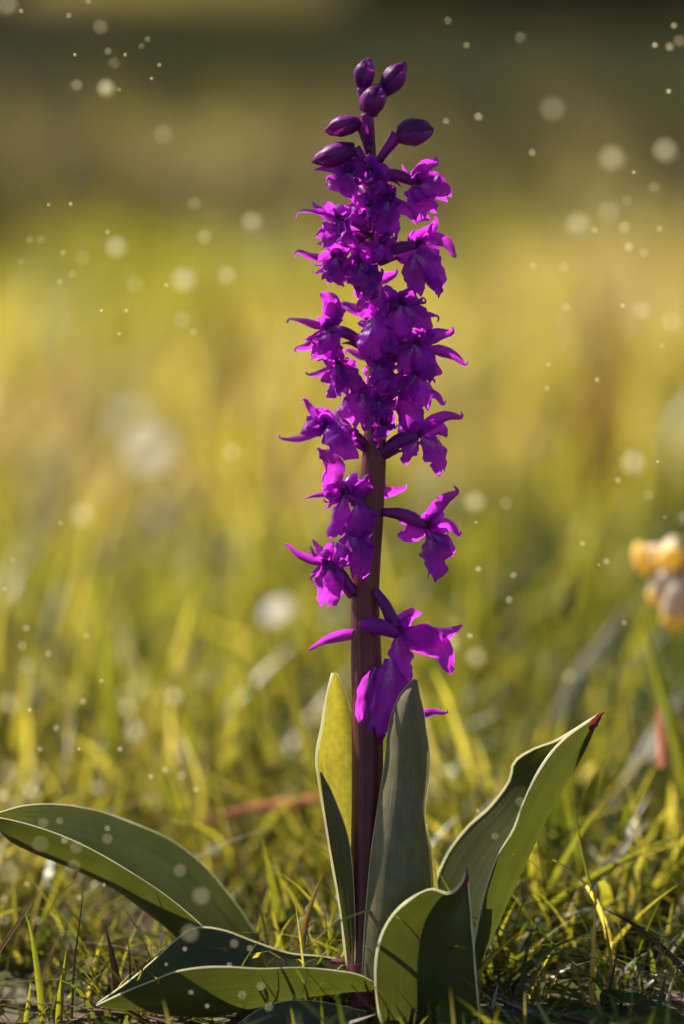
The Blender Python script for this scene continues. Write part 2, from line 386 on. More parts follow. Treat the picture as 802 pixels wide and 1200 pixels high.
# dry litter lying on the ground, low broad leaves
b = field(6500, -.5, .8, .42, .6, -.5)
tag(blades('dry_litter', b + np.array([0, 0, .004]), rng.uniform(.01, .035, len(b)), rng.uniform(.0006, .0022, len(b)), rng.uniform(0, 6.28, len(b)),
           rng.uniform(2, 5, len(b)) * .35, rng.normal(0, .3, len(b)), rng.random(len(b)), M['litter'], 4, .22),
    'pinkish brown dry grass litter lying on the soil', 'litter', kind='stuff')
def cover(n):
    V, F, T = [], [], []
    b = field(n, -.4, .7, .4, .6, -.05, 7)
    for x, y, z in b:
        r = random.uniform(.003, .0075); hh = random.uniform(.003, .020)
        if y < 0: hh = min(hh, max(.003, bottom_z(y) * .8))
        if math.hypot(x - .008, y) < .02: continue
        a = random.uniform(0, 6.28); tx, ty = random.gauss(0, .35), random.gauss(0, .35); tn = random.random()
        o = len(V); ca, sa = math.cos(a), math.sin(a); r *= 1.25; wv = r * random.uniform(.38, .6); up = random.uniform(-.2, .9)
        for k in range(6):
            v = k / 5; wk = wv * (.12, .75, 1, .85, .5, .04)[k]; lz = z + hh + r * (up * v - .5 * v * v) + .001
            for sgn in (-1, 0, 1):
                lx, ly = r * 2 * v, wk * sgn
                V.append((x + ca * lx - sa * ly, y + sa * lx + ca * ly, lz + abs(sgn) * wk * .35 + lx * tx * .3 + ly * ty))
        for k in range(5):
            for q in (0, 1): F.append((o + 3 * k + q, o + 3 * k + q + 1, o + 3 * k + q + 4, o + 3 * k + q + 3))
        T += [tn] * 18
    o = link('ground_cover', V, F, M['cover'])
    at = o.data.attributes.new('tint', 'FLOAT', 'POINT'); at.data.foreach_set('value', T)
    return tag(o, 'small pointed green leaves of low ground cover', 'ground cover', kind='stuff')
cover(4200)

# ------------------------------------------------------------------ shrubs at the top of the meadow (shade the far grass)
def shrub(x, y, h, wd, label, n=5200, low=.12, nm='shrub'):
    z0 = gz(x, y)
    t = empty(nm, (x, y, z0)); tag(t, label, nm, nm + 's at the top of the meadow')
    tips = []
    for k in range(6):
        a = k * 1.05 + random.random(); e = random.uniform(.25, .5)
        top = Vector((math.cos(a) * wd * e, math.sin(a) * wd * e, h * random.uniform(.6, .9)))
        v, f, u = tube([Vector((math.cos(a) * .1, math.sin(a) * .1, -.2)), top * .5 + Vector((0, 0, .1 * h)), top], [.09, .06, .02], 6, 6)
        o = link('trunk', v, f, M['bark'], t, u); tips.append(top)
    V, F = [], []
    cl = [(Vector((random.gauss(0, .45) * wd, random.gauss(0, .45) * wd, h * random.uniform(low, .92))), random.uniform(.25, .5) * wd * .55) for _ in range(26)]
    for i in range(n):
        c, r = random.choice(cl)
        p = c + Vector((random.gauss(0, .55), random.gauss(0, .55), random.gauss(0, .5))) * r
        if p.z < .02: p.z = random.uniform(.02, .4)
        s = random.uniform(.035, .075) * (1.7 if nm == 'tree' else 1); a = Vector((random.gauss(0, 1), random.gauss(0, 1), random.gauss(0, .6))).normalized()
        bb = a.orthogonal().normalized(); o = len(V)
        V += [p - a * s, p + bb * s * .5, p + a * s, p - bb * s * .5]; F.append((o, o + 1, o + 2, o + 3))
    link('crown', V, F, M['tree_leaf'], t, smooth=False)
for q in [(-1.75, 12.2, 1.3, .45, 'dark shrub at the top left corner of the meadow'), (.32, 13.2, 1.0, .42, 'dark shrub beyond the meadow above the flower spike'),
          (.95, 12.0, 1.4, .5, 'dark shrub beyond the meadow right of the flower spike'), (1.7, 11.0, 1.8, .6, 'wide dark shrub at the upper right of the meadow'), (.98, 10.2, .9, .33, 'low dark bush at the top right corner of the meadow'), (.45, 11.4, .8, .33, 'low dark bush at the top edge right of the buds'), (-1.22, 10.4, .9, .28, 'low dark bush in the top left corner')]:
    shrub(*q)
for q in [(-4.9, 6.9, 5.6, 2.5, 'thin leafy tree nearest the meadow far on the left', 1700, .5, 'tree'), (-3.6, 7.6, 5.8, 2.3, 'sparse leafy tree left of the meadow casting dappled shade', 1700, .5, 'tree'),  # trees out of frame, added to throw shade over the far grass
          (-2.9, 8.3, 5.8, 2.2, 'leafy tree beside the meadow shading its right side', 3000, .5, 'tree'), (-3.5, 9.9, 6., 2.4, 'leafy tree halfway up the left meadow edge', 3200, .5, 'tree'),
          (-4.8, 10.2, 6.2, 2.6, 'broad leafy tree farther out left of the meadow', 2200, .5, 'tree'), (-4.4, 13.2, 7., 2.4, 'leafy tree at the top left of the meadow', 3600, .45, 'tree'),
          (-2.6, 13.0, 7., 2.3, 'leafy tree beyond the shrubs at the top left', 3600, .42, 'tree'), (-1.6, 17., 7., 2.3, 'tall tree far behind the meadow left of the spike', 5000, .4, 'tree')]:
    shrub(*q)

# ------------------------------------------------------------------ the orchid
orchid = empty('orchid', P(425, 1190, 0)); tag(orchid, 'tall purple orchid with dense flower spike and folded green basal leaves', 'orchid')
def part(name, geo, m, parent=None, label=None):
    o = link(name, geo[0], geo[1], m, None, geo[2]); par = parent or orchid
    if par is orchid: reparent(o, orchid)
    else: o.parent = par; o.matrix_parent_inverse = Matrix.Translation(orchid.location) @ Matrix.Translation(-orchid.location)
    if label: o['label'] = label
    return o
STEM = [(426, 1205, 19), (427, 1100, 19), (430, 980, 19), (431, 900, 19), (430, 800, 19), (428, 700, 19), (433, 610, 17), (438, 545, 17), (441, 450, 14.5),
        (437, 350, 11), (437, 250, 8), (437, 190, 6), (434, 130, 4.5), (433, 104, 3.5)]
stem_pts = [P(x, y, 0) for x, y, r in STEM]
part('stem', tube(stem_pts, [r * PX for x, y, r in STEM], 20, 60), M['stem'])
def stem_x(y):
    for (x0, y0, r0), (x1, y1, r1) in zip(STEM, STEM[1:]):
        if y0 >= y >= y1: t = (y0 - y) / (y0 - y1); return x0 + (x1 - x0) * t, r0 + (r1 - r0) * t
    return 434, 4
VIEW = Vector((0, -1, .14)).normalized()
_seed = [0]
def sd(): _seed[0] += 1; return _seed[0] * 1.37

def petal(par, a, b_, wid, bend=0., kind='petal', m='petal', dep=None, cup=.5, ruf=.18, tw=None, face=None, name=None, hook=0.):
    """petal from pixel a=(x,y,d) to b_=(x,y,d); bend = sideways bow in px (positive to the left of travel), hook = tip curl"""
    ax_, ay_, ad = a; bx_, by_, bd = b_
    dx, dy = bx_ - ax_, by_ - ay_; L = math.hypot(dx, dy) + 1e-6; nx, ny = dy / L, -dx / L
    dp = dep if dep is not None else random.uniform(-5, 5)
    pts = [P(ax_, ay_, ad), P(ax_ + dx * .33 + nx * bend * .8, ay_ + dy * .33 + ny * bend * .8, ad + (bd - ad) * .33 + dp * .8),
           P(ax_ + dx * .7 + nx * bend * .9, ay_ + dy * .7 + ny * bend * .9, ad + (bd - ad) * .7 + dp), P(bx_, by_, bd)]
    if hook:
        pts.append(P(bx_ + dx / L * abs(hook) * .3 + nx * hook, by_ + dy / L * abs(hook) * .3 + ny * hook, bd))
    f = face if face is not None else Vector((random.gauss(0, .35), -1, random.gauss(.15, .35)))
    s = sd()
    geo = ribbon(pts, wid * (1.06 if kind != 'sepal' else 1.04) * PX, f, 'lip' if kind == 'lip' else ('bract' if kind == 'bract' else ('petal' if kind == 'petal' else 'sepal')), cup * random.choice((1, 1, -1)), ruf,
                 tw if tw is not None else random.uniform(-.7, .7), 18, 10, s, notch=.34 if kind == 'lip' else 0, wr=.17 if kind in ('lip', 'petal') else .08)
    return part(name or ('lip' if kind == 'lip' else kind), geo, M['lip' if kind == 'lip' else m], par)

def bud(tip, base, wid, stalk, d=0):
    (tx, ty), (bx_, by_) = tip, base
    mid = ((tx + bx_) / 2, (ty + by_) / 2)
    geo = tube([P(bx_, by_, d), P(bx_ * .7 + tx * .3, by_ * .7 + ty * .3, d - 2), P(*mid, d - 2), P(tx * .8 + bx_ * .2, ty * .8 + by_ * .2, d - 1), P(tx, ty, d)],
               [wid * .28 * PX, wid * .44 * PX, wid * .52 * PX, wid * .50 * PX, wid * .44 * PX, wid * .30 * PX, wid * .05 * PX], 14, 18)
    bs = sd(); V = [v + Vector((noise.noise(v * 260 + Vector((bs, 0, 0))), noise.noise(v * 260 + Vector((0, bs, 0))), noise.noise(v * 260 + Vector((0, 0, bs))))) * wid * .07 * PX for v in geo[0]]
    geo = (V, geo[1], geo[2])
    o = part('bud', geo, M['bud'])
    # overlapping sepals wrapped on the bud
    dx, dy = tx - bx_, ty - by_; L = math.hypot(dx, dy); nx, ny = dy / L, -dx / L
    for sgn in (-1, 1):
        off = sgn * wid * .30
        pts = [P(bx_ + nx * off * .4, by_ + ny * off * .4, d - wid * .25), P(mid[0] - dx * .15 + nx * off, mid[1] - dy * .15 + ny * off, d - wid * .54),
               P(mid[0] + dx * .2 + nx * off, mid[1] + dy * .2 + ny * off, d - wid * .50), P(tx + nx * sgn * .5, ty + ny * sgn * .5, d - 2)]
        part('sepal', ribbon(pts, wid * .34 * PX, Vector((nx * sgn * .8, -1, -ny * sgn * .8)), 'sepal', -.5, .12, random.uniform(-.4, .4), 12, 6, sd(), wr=.12), M['ovary' if sgn < 0 else 'bud'], o)
    if stalk:
        part('ovary', tube([P(*stalk, d * .4), P((stalk[0] * .55 + bx_ * .45), stalk[1] * .5 + by_ * .5 + 2, d * .8), P(bx_, by_, d)], [4.2 * PX, 6 * PX, wid * .27 * PX], 10, 10), M['ovary'], o)
        ob = 1 if bx_ >= stalk[0] else -1
        petal(o, (stalk[0] + ob * 3, stalk[1] + 3, d * .4 - 2), (bx_ + ob * 3, by_ + 6, d - 4), 3.4, ob * 3, 'bract', 'bud', cup=.8, ruf=.05)
    return o

# buds ------------------------------------------------------------
bud((431, 67), (424, 103), 25, (431, 128), 4)
bud((476, 73), (450, 108), 27, (437, 134), 2)
bud((447, 98), (430, 133), 30, (434, 168), -12)
bud((381, 154), (422, 143), 24, (434, 178), 0)
bud((509, 151), (466, 158), 33, (441, 192), -3)
bud((366, 190), (416, 174), 27, (437, 204), -4)

def flower(att, c, petals=(), lips=(), spur=None, bract=None, rad=5.0, hood=True):
    """att, c = (x, y, d); petals = [(tipx, tipy, d, half width, bend, hook, kind, basedx, basedy)]"""
    mid = ((att[0] + c[0]) / 2, (att[1] + c[1]) / 2 - 5, (att[2] + c[2]) / 2)
    o = part('flower', tube([P(*att), P(*mid), P(*c)], [rad * .8 * PX, rad * 1.1 * PX, rad * 1.25 * PX, rad * .8 * PX], 10, 12), M['ovary'])
    for p in petals:
        p = list(p) + [0, 0, 'sepal', 0, 0][len(p) - 4:]
        tx, ty, td, wd, bend, hook, kind, bx_, by_ = p
        petal(o, (c[0] + bx_, c[1] + by_, c[2] + random.uniform(-2, 2)), (tx, ty, td), wd, bend, kind, hook=hook, ruf=.15 if kind == 'petal' else .10)
    for l in lips:
        tx, ty, td, wd, bend, bx_, by_ = (list(l) + [0, 0, 0])[:7]
        petal(o, (c[0] + bx_, c[1] + by_, c[2] - 3), (tx, ty, td), wd, bend, 'lip', cup=-.6, ruf=.22, dep=-7)
    if spur:
        sx, sy, sdp, r = spur
        part('spur', tube([P(*c), P((c[0] + sx) / 2, (c[1] + sy) / 2 - 3, (c[2] + sdp) / 2 - 3), P(sx, sy, sdp)], [r * .7 * PX, r * .85 * PX, r * PX, r * PX, r * .9 * PX, r * .45 * PX], 10, 12), M['spur'], o)
    ob = 1 if c[0] >= att[0] else -1
    petal(o, (att[0] + ob * 4, att[1] + 4, att[2] - 3), (att[0] + (c[0] - att[0]) * .62 + ob * 2, att[1] + (c[1] - att[1]) * .6 + 9, att[2] + (c[2] - att[2]) * .6 - 4), 3.6, ob * 3, 'bract', 'bud', cup=.8, ruf=.05)
    if hood:
        side = 1 if c[0] >= att[0] else -1
        for q in range(2):
            an = random.uniform(-1.1, .75); ln = random.uniform(20, 31) * (.7 if c[1] < 260 else 1)
            petal(o, c, (c[0] + side * math.cos(an) * ln * (.55 if abs(c[0] - 438) < 22 else 1), c[1] + math.sin(an) * ln, c[2] + random.uniform(-12, 6)), random.uniform(3.4, 5.2), random.uniform(-5, 5), 'sepal', hook=random.uniform(-6, 6), tw=random.uniform(-1.6, 1.6))
        ox = 1 if c[0] >= att[0] else -1
        for q in range(2):
            petal(o, (c[0], c[1], c[2]), (c[0] + ox * random.uniform(4, 14), c[1] - random.uniform(8, 16), c[2] - 6 + q * 10), random.uniform(6, 8.5), ox * 5, 'petal', cup=.9, ruf=.12)
        part('column', tube([P(*c), P(c[0] + ox * 3, c[1] - 4, c[2] - 4), P(c[0] + ox * 4, c[1] - 8, c[2] - 6)], [3 * PX, 3.4 * PX, 2 * PX], 8, 5), M['bud'], o)
    return o
S, T_ = 'sepal', 'petal'
# F1 upper left, just opening
flower((437, 215, 0), (412, 203, -6), [(368, 199, -6, 6, -4), (398, 188, -4, 8, 3, 0, T_), (432, 192, -12, 11, 4, 0, T_, -4, 2)], [(386, 214, -12, 13, 3), (414, 230, -14, 14, -3)])
# F2 upper right
flower((440, 205, 0), (486, 214, -4), [(512, 190, -2, 8, 3, 7, S, 2, -8), (471, 193, 0, 4, 2), (503, 196, -8, 9, 3, 0, T_), (522, 216, 2, 11, 4, 0, T_)], [(505, 252, -8, 20, -6, 4, 2), (525, 232, 0, 15, 5, 2, 4), (484, 240, -2, 13, 0, 2, 4)], rad=6)
# F3 left
flower((436, 275, -4), (398, 256, -8), [(350, 249, -6, 5.5, -3, 8), (366, 236, 0, 7, 4), (384, 236, -14, 9, 4, 0, T_), (412, 238, -14, 10, -3, 0, T_)], [(374, 281, -14, 15, 6), (414, 285, -16, 15, -3)], spur=(430, 262, -16, 6))
# F4 front centre
flower((438, 262, -6), (455, 236, -16), [(488, 263, -14, 9, 7, 0, S), (440, 222, -18, 11, 3, 0, T_), (462, 218, -12, 9, 3, 0, T_), (430, 252, -20, 11, 2, 0, T_)], [(440, 268, -22, 15, 3), (462, 274, -16, 12, -2)])
# F5 right
flower((440, 306, 0), (488, 287, -6), [(511, 258, -2, 9, -3, 5, S, -2, -3), (533, 301, -4, 8, 12, 4, S, 4, -4), (463, 302, 8, 12, 3, 0, T_), (508, 306, -10, 9, 9, 0, T_)],
       [(512, 338, -8, 17, 5, -2, 10), (489, 345, -4, 15, -3, -2, 10), (513, 346, -2, 9, 3, 6, 24)], rad=6)
# F6 left
flower((434, 330, -4), (393, 302, -8), [(349, 294, -6, 5, 3, 9), (372, 306, -12, 8, -3, 0, T_), (410, 292, -14, 11, 3, 0, T_)], [(381, 328, -14, 13, 3), (404, 332, -16, 12, -2)])
# F7 dark front petals on the axis
flower((438, 345, -8), (424, 310, -18), [(436, 286, -20, 12, 3, 0, T_), (404, 322, -20, 12, -3, 0, T_), (448, 300, -16, 10, 0, 0, T_)], [(424, 346, -26, 20, 2)], spur=(446, 330, -14, 7))
# F8 right
flower((440, 372, -2), (470, 358, -12), [(513, 371, -6, 6, -2, -6, S), (452, 334, -16, 10, 3, 0, T_), (487, 340, -8, 12, 0, 0, T_), (456, 352, -18, 11, 0, 0, T_)], [(474, 396, -16, 19, -4), (498, 392, -8, 15, 5)], rad=6.5)
# F9 left, big, lit
flower((430, 406, -4), (385, 386, -10), [(340, 373, -6, 6.5, -3, 6, S), (347, 409, -8, 7, 5, 4, S), (376, 343, -4, 12, -9, 0, T_, 4, 2), (408, 362, -14, 11, 6, 0, T_), (393, 350, -10, 9, 0, 0, T_)],
       [(370, 421, -14, 16, 5), (396, 416, -14, 14, -4)], rad=6, spur=(414, 396, -14, 6))
# F10 right
flower((447, 426, -4), (486, 404, -8), [(530, 389, -6, 9.5, 3, 6, S), (545, 427, -4, 7, 6, 5, S, 12, 6), (518, 438, -8, 13, -4, 0, T_), (470, 388, -12, 10, 2, 0, T_), (506, 392, -2, 10, 0, 0, T_)],
       [(500, 446, -10, 15, 3), (474, 440, -4, 12, -3)], rad=6.5)
# centre lip with pale patch
flower((440, 440, -8), (438, 372, -20), [(420, 352, -22, 12, 0, 0, T_), (452, 350, -20, 12, 0, 0, T_)], [(432, 420, -26, 24, 3)], hood=False)
# F11 left lower
flower((432, 470, -4), (398, 428, -8), [(361, 439, -4, 5, 3, -4, S), (376, 446, -10, 9, 4, 0, T_), (386, 416, -6, 9, 2, 0, T_), (418, 424, -12, 12, 0, 0, T_)], [(384, 462, -10, 13, 3), (402, 462, -14, 12, -2), (424, 458, -16, 12, 0)])
# F12 right, hanging
flower((446, 470, 2), (486, 440, -4), [(467, 443, 4, 8, 2), (519, 474, -4, 5, 6, 6, S, 6, 20), (492, 428, -6, 12, 0, 0, T_)], [(497, 479, -8, 15, 3), (480, 470, 0, 12, -2)], rad=5)
# F13 left bright
flower((436, 525, -4), (384, 498, -8), [(330, 514, -6, 6, 5, -5, S), (352, 508, -10, 13, -4, 0, T_), (357, 468, -4, 6, 2, 4, S), (360, 488, -2, 7, 3, 0, T_), (408, 459, -12, 9, -8, 0, T_), (374, 478, -12, 11, 2, 0, T_)],
       [(420, 528, -18, 24, -5, 14, -8), (402, 524, -18, 14, -2)], rad=5.5)
# dark front petal above
flower((440, 500, -8), (424, 462, -20), [(403, 466, -20, 8, 3, 0, T_), (446, 456, -18, 10, 0, 0, T_), (468, 464, -14, 7, 3, 0, S)], [(421, 500, -26, 18, 2)], hood=False)
# F14 right
flower((446, 533, -6), (490, 510, -8), [(474, 448, -4, 16, 3, 0, T_, -2, -2), (541, 489, -4, 8, 9, 6, S), (524, 512, -8, 11, 8, 0, T_), (466, 498, 6, 12, 0, 0, T_)],
       [(518, 554, -10, 17, 9, 4, 4), (478, 543, 2, 10, -2, 0, 6)], rad=7.5)
# hanging petal + F15
flower((440, 608, -6), (404, 580, -12), [(372, 526, -6, 15, -12, 0, T_, -22, -6), (358, 584, -8, 5, -2, 0, S), (380, 570, -12, 11, 2, 0, T_), (432, 556, -18, 8, 2, 0, T_, 10, 14), (438, 576, -20, 10, 6, 0, T_)],
       [(426, 632, -22, 21, -2, 14, 10), (384, 626, -8, 12, 3)], spur=(417, 556, 6, 7), rad=6)
flower((436, 640, -8), (412, 622, -16), [(392, 606, -10, 10, 3, 0, T_), (434, 600, -18, 14, 0, 0, T_)], [(418, 676, -20, 19, 3), (398, 664, -14, 14, 3), (436, 650, -20, 14, -3)], hood=False)
# F16 right
flower((448, 600, -4), (500, 616, -6), [(536, 576, -4, 8.5, 5, 7, S), (538, 627, -6, 7.5, 8, 5, S), (466, 627, 4, 11, 3, 0, T_), (520, 640, -10, 10, 0, 0, T_), (462, 598, -4, 8, 4, 0, T_)], [(505, 676, -12, 20, 3, 4, 10), (528, 652, -6, 11, 4, 6, 10)], rad=6.5)
# F17 left
flower((416, 697, -10), (384, 660, -10), [(337, 638, -6, 5.5, 5, 4, S), (366, 632, -2, 6, 0, 0, S), (390, 634, -14, 6, 2, 0, T_), (404, 648, -12, 11, 0, 0, T_)], [(381, 708, -10, 17, 4), (404, 694, -2, 12, -2)], rad=6)
# F18 lowest right
flower((440, 692, -14), (466, 742, -16), [(542, 733, -10, 13, -9, 0, S), (527, 786, -14, 18, 16, 6, S, 4, 6), (494, 718, -6, 12, 4, 0, T_), (424, 737, -24, 0.1, 0), (362, 762, 18, 7, -6, 0, S, -40, 0)],
       [(438, 856, -20, 24, 6, -8, 30), (424, 846, -26, 10, -4, -26, 40), (476, 800, -8, 15, -4)], spur=(421, 732, -32, 10), rad=6.5)
flower((438, 800, -4), (470, 834, 6), [(524, 836, 6, 6, 4, 4, S, 10, 10), (447, 874, -16, 7, 0, 0, S, -18, 4)], [], rad=4, hood=False)
# crowded small petals in front of the stem
for i, (y, dx, sc) in enumerate(((204, -2, .5), (216, 6, .55), (246, -4, .65), (290, 10, .7), (332, -4, .75), (398, 14, .8), (432, 4, .7), (446, 12, .75), (474, 4, .75), (502, 8, .7))):
    x0, r0 = stem_x(y); c = (x0 + dx, y - 4, -20 - 4 * sc)
    q = lambda a: random.uniform(-a, a)
    flower((x0, y + 26, -6), c, [(c[0] - 24 * sc + q(5), c[1] - 6 + q(9), -20, 7.5 * sc, 3, 4, S), (c[0] + 24 * sc + q(5), c[1] - 6 + q(9), -18, 7.5 * sc, -3, 4, S), (c[0] + q(7), c[1] - 22 * sc, -24, 8 * sc, 2, 0, T_)],
           [(c[0] - 7 + q(6), c[1] + 24 * sc, -30, 11 * sc, 3), (c[0] + 10 + q(6), c[1] + 22 * sc, -26, 10 * sc, -3)])
# flowers on the far side of the spike
for i, y in enumerate((228, 268, 300, 338, 375, 430, 486, 590)):
    x0, r0 = stem_x(y); a = (i * 137.5 + 30) % 130 - 65
    ex = math.sin(R(a)) * (30 if y < 500 else 22); ez = math.cos(R(a)) * 34
    c = (x0 + ex, y - 12, 4 + ez)
    flower((x0, y + 15, 2), c, [(c[0] - 34, c[1] - 8, ez + 10, 8, 3, 5, S), (c[0] + 34, c[1] - 6, ez + 10, 8, -3, 5, S), (c[0], c[1] - 26, ez + 6, 9, 0, 0, T_)], [(c[0], c[1] + 34, ez + 10, 18, 3)])

# leaves by three rails ---------------------------------------------------
def leaf(rl, rm, rr, m, n=44, half=7, und=1.2, edge=(1.5, 1.5), tip=None, label=None, scorch=None):
    A, B, C = [catmull([P(*q) for q in r], n) for r in (rl, rm, rr)]
    V, U = [], []
    s = sd()
    for i in range(n + 1):
        v = i / n
        for j in range(2 * half + 1):
            u = j / half - 1
            p = A[i] * (u * (u - 1) / 2) + B[i] * (1 - u * u) + C[i] * (u * (u + 1) / 2)
            k = noise.noise(Vector((v * 5 + s, u * 1.5, s))) * und * (1 - abs(u) * .5)
            crease = 1.6 * math.exp(-(u / .12) ** 2) * (1 - v)
            V.append(p + Vector((0, -1, .3)) * (k - crease) * PX); U.append((j / (2 * half), v))
    o = part('leaf', (V, grid_faces(n, 2 * half), U), m, None, label)
    for rail, w_ in ((A, edge[0]), (C, edge[1])):
        if w_: part('margin', tube(rail, [w_ * random.uniform(.45, 1.0) * PX for _ in range(12)] + [w_ * .7 * PX], 6, n), M['margin'], o)
    return o
# L1 pale upright leaf left of the stem
leaf([(408, 1135, 4), (398, 1060, -4), (386, 990, -8), (376, 930, -6), (371, 890, -2), (378, 850, 4), (383, 815, 10), (390, 789, 12)],
     [(424, 1140, 22), (418, 1060, 30), (412, 990, 34), (404, 930, 36), (398, 890, 36), (396, 850, 32), (395, 815, 24), (393, 787, 14)],
     [(440, 1140, 10), (440, 1060, 24), (436, 990, 32), (430, 930, 34), (424, 890, 34), (416, 850, 30), (406, 815, 22), (395, 789, 14)], M['young'], edge=(2.6, 1.5),
     label='pale yellow green upright leaf left of the stem')
leaf([(408, 1135, 2), (399, 1060, -6), (387, 990, -10), (378, 930, -8), (375, 905, -5)], [(414, 1138, -10), (408, 1070, -16), (398, 1000, -16), (386, 940, -12), (376, 905, -6)],
     [(416, 1140, -14), (416, 1070, -20), (410, 990, -20), (392, 935, -14), (377, 905, -6)], M['leaf'], edge=(0, .8), und=.5, label='folded lower edge of the pale upright leaf').name = 'leaf_fold'
# L2 grey green sheath leaf right of the stem
leaf([(424, 1150, -18), (428, 1080, -26), (434, 1010, -28), (442, 950, -26), (451, 895, -24), (456, 850, -30), (468, 815, -36), (485, 796, -38)],
     [(466, 1160, -34), (468, 1080, -44), (470, 1010, -46), (474, 950, -46), (478, 895, -46), (479, 850, -50), (482, 815, -48), (487, 796, -40)],
     [(512, 1150, -2), (509, 1080, 2), (506, 1010, 2), (498, 955, -4), (504, 895, -4), (498, 842, -14), (492, 815, -26), (489, 797, -36)], M['sheath'], edge=(1.0, 1.2),
     label='grey green veined sheath leaf right of the stem')
leaf([(508, 1100, -2), (504, 1030, 2), (497, 970, 0)], [(514, 1100, 6), (509, 1030, 10), (499, 968, 4)], [(516, 1100, 14), (512, 1030, 16), (500, 966, 8)], M['young'], n=20, edge=(0, 1.2), und=.4, label='pale rim flap beside the sheath leaf').name = 'leaf_fold'
# L3 big folded leaf right
leaf([(520, 1180, 20), (508, 1060, 70), (520, 1010, 90), (546, 972, 95), (575, 945, 90), (597, 915, 80), (603, 893, 70), (625, 878, 50), (656, 866, 20), (701, 838, 4)],
     [(548, 1195, 6), (560, 1130, 14), (574, 1095, 18), (594, 1052, 22), (616, 1008, 24), (640, 960, 24), (662, 920, 22), (682, 888, 18), (694, 862, 12), (704, 838, 4)],
     [(546, 1190, -20), (552, 1130, -34), (560, 1082, -40), (570, 1040, -42), (584, 1002, -42), (602, 972, -40), (613, 942, -36), (632, 903, -28), (658, 869, -12), (702, 837, 0)], M['leaf'], edge=(2.2, 1.9),
     label='tall folded leaf with reddish tip right of the stem')
# L4 small front leaf
leaf([(452, 1212, -70), (443, 1180, -84), (440, 1135, -90), (446, 1100, -90), (460, 1073, -88), (482, 1053, -84), (505, 1042, -80), (526, 1047, -76), (540, 1036, -74), (546, 1022, -72)],
     [(500, 1214, -50), (505, 1180, -56), (506, 1135, -60), (510, 1105, -62), (518, 1085, -64), (526, 1070, -66), (534, 1060, -68), (540, 1050, -70), (545, 1036, -71), (547, 1022, -71)],
     [(562, 1212, -70), (561, 1180, -76), (557, 1135, -80), (555, 1105, -82), (553, 1085, -82), (552, 1070, -80), (551, 1058, -78), (550, 1048, -76), (549, 1036, -73), (548, 1021, -71)], M['leaf'], edge=(2.2, 1.6),
     label='short upright front leaf with hooked brown tip')
# L5 long arching leaf left
leaf([(410, 1160, 70), (350, 1135, 100), (303, 1096, 118), (285, 1070, 118), (262, 1040, 116), (236, 1011, 110), (200, 984, 102), (160, 966, 90), (118, 951, 76), (72, 943, 58), (30, 944, 38), (-4, 953, 16)],
     [(412, 1170, 50), (330, 1160, 64), (262, 1140, 70), (225, 1112, 68), (198, 1086, 64), (170, 1064, 58), (140, 1042, 52), (108, 1026, 44), (74, 1012, 36), (40, 999, 28), (10, 984, 20), (-10, 962, 12)],
     [(410, 1164, 40), (330, 1145, 46), (262, 1108, 44), (235, 1083, 36), (212, 1063, 26), (186, 1043, 14), (152, 1021, 2), (118, 1001, -8), (84, 984, -14), (50, 971, -16), (18, 962, -10), (-8, 957, 4)], M['leaf'], edge=(1.1, 1.1),
     label='long dark green folded leaf arching out to the left edge')
# L6 low folded leaf left
leaf([(436, 1150, 8), (420, 1131, 18), (380, 1121, 26), (340, 1117, 30), (300, 1104, 34), (262, 1090, 36), (230, 1087, 34), (208, 1100, 26), (186, 1120, 16), (152, 1149, -6), (114, 1176, -30)],
     [(440, 1166, -14), (420, 1162, -16), (380, 1166, -18), (340, 1172, -20), (300, 1180, -22), (262, 1188, -24), (230, 1191, -26), (208, 1190, -28), (182, 1188, -30), (150, 1184, -32), (113, 1179, -34)],
     [(440, 1152, -38), (420, 1142, -48), (390, 1137, -58), (350, 1134, -66), (305, 1135, -72), (265, 1133, -74), (235, 1134, -72), (205, 1139, -66), (180, 1149, -58), (150, 1161, -48), (113, 1178, -36)], M['leaf'], edge=(1.3, 1.4),
     label='low boat shaped leaf lying toward the lower left')
# L7 dark leaf under it
leaf([(430, 1185, -40), (360, 1172, -50), (310, 1180, -55), (268, 1208, -60)], [(430, 1205, -50), (360, 1198, -60), (315, 1204, -64), (270, 1216, -64)], [(430, 1225, -52), (360, 1225, -60), (320, 1225, -62), (272, 1218, -62)], M['leaf'], n=20, edge=(.8, 0),
     label='dark low leaf at the foot under the boat shaped leaf')
# scorched tips
part('scorched_tip', ribbon([P(692, 856, -4), P(697, 846, -7), P(703, 838, -5), P(709, 834, -3)], 5 * PX, VIEW, 'sepal', .5, .3, .5, 10, 6, 3.3), M['scorch'])
part('scorched_tip', ribbon([P(543, 1042, -78), P(547, 1030, -80), P(547, 1016, -74)], 3 * PX, VIEW, 'sepal', .6, .2, .6, 8, 6, 5.1), M['scorch'])
part('scorched_tip', ribbon([P(388, 1126, 12), P(410, 1126, 8), P(434, 1140, 4)], 6 * PX, Vector((0, -.6, 1)), 'bract', -.3, .3, .2, 8, 6, 7.1), M['scorch'])

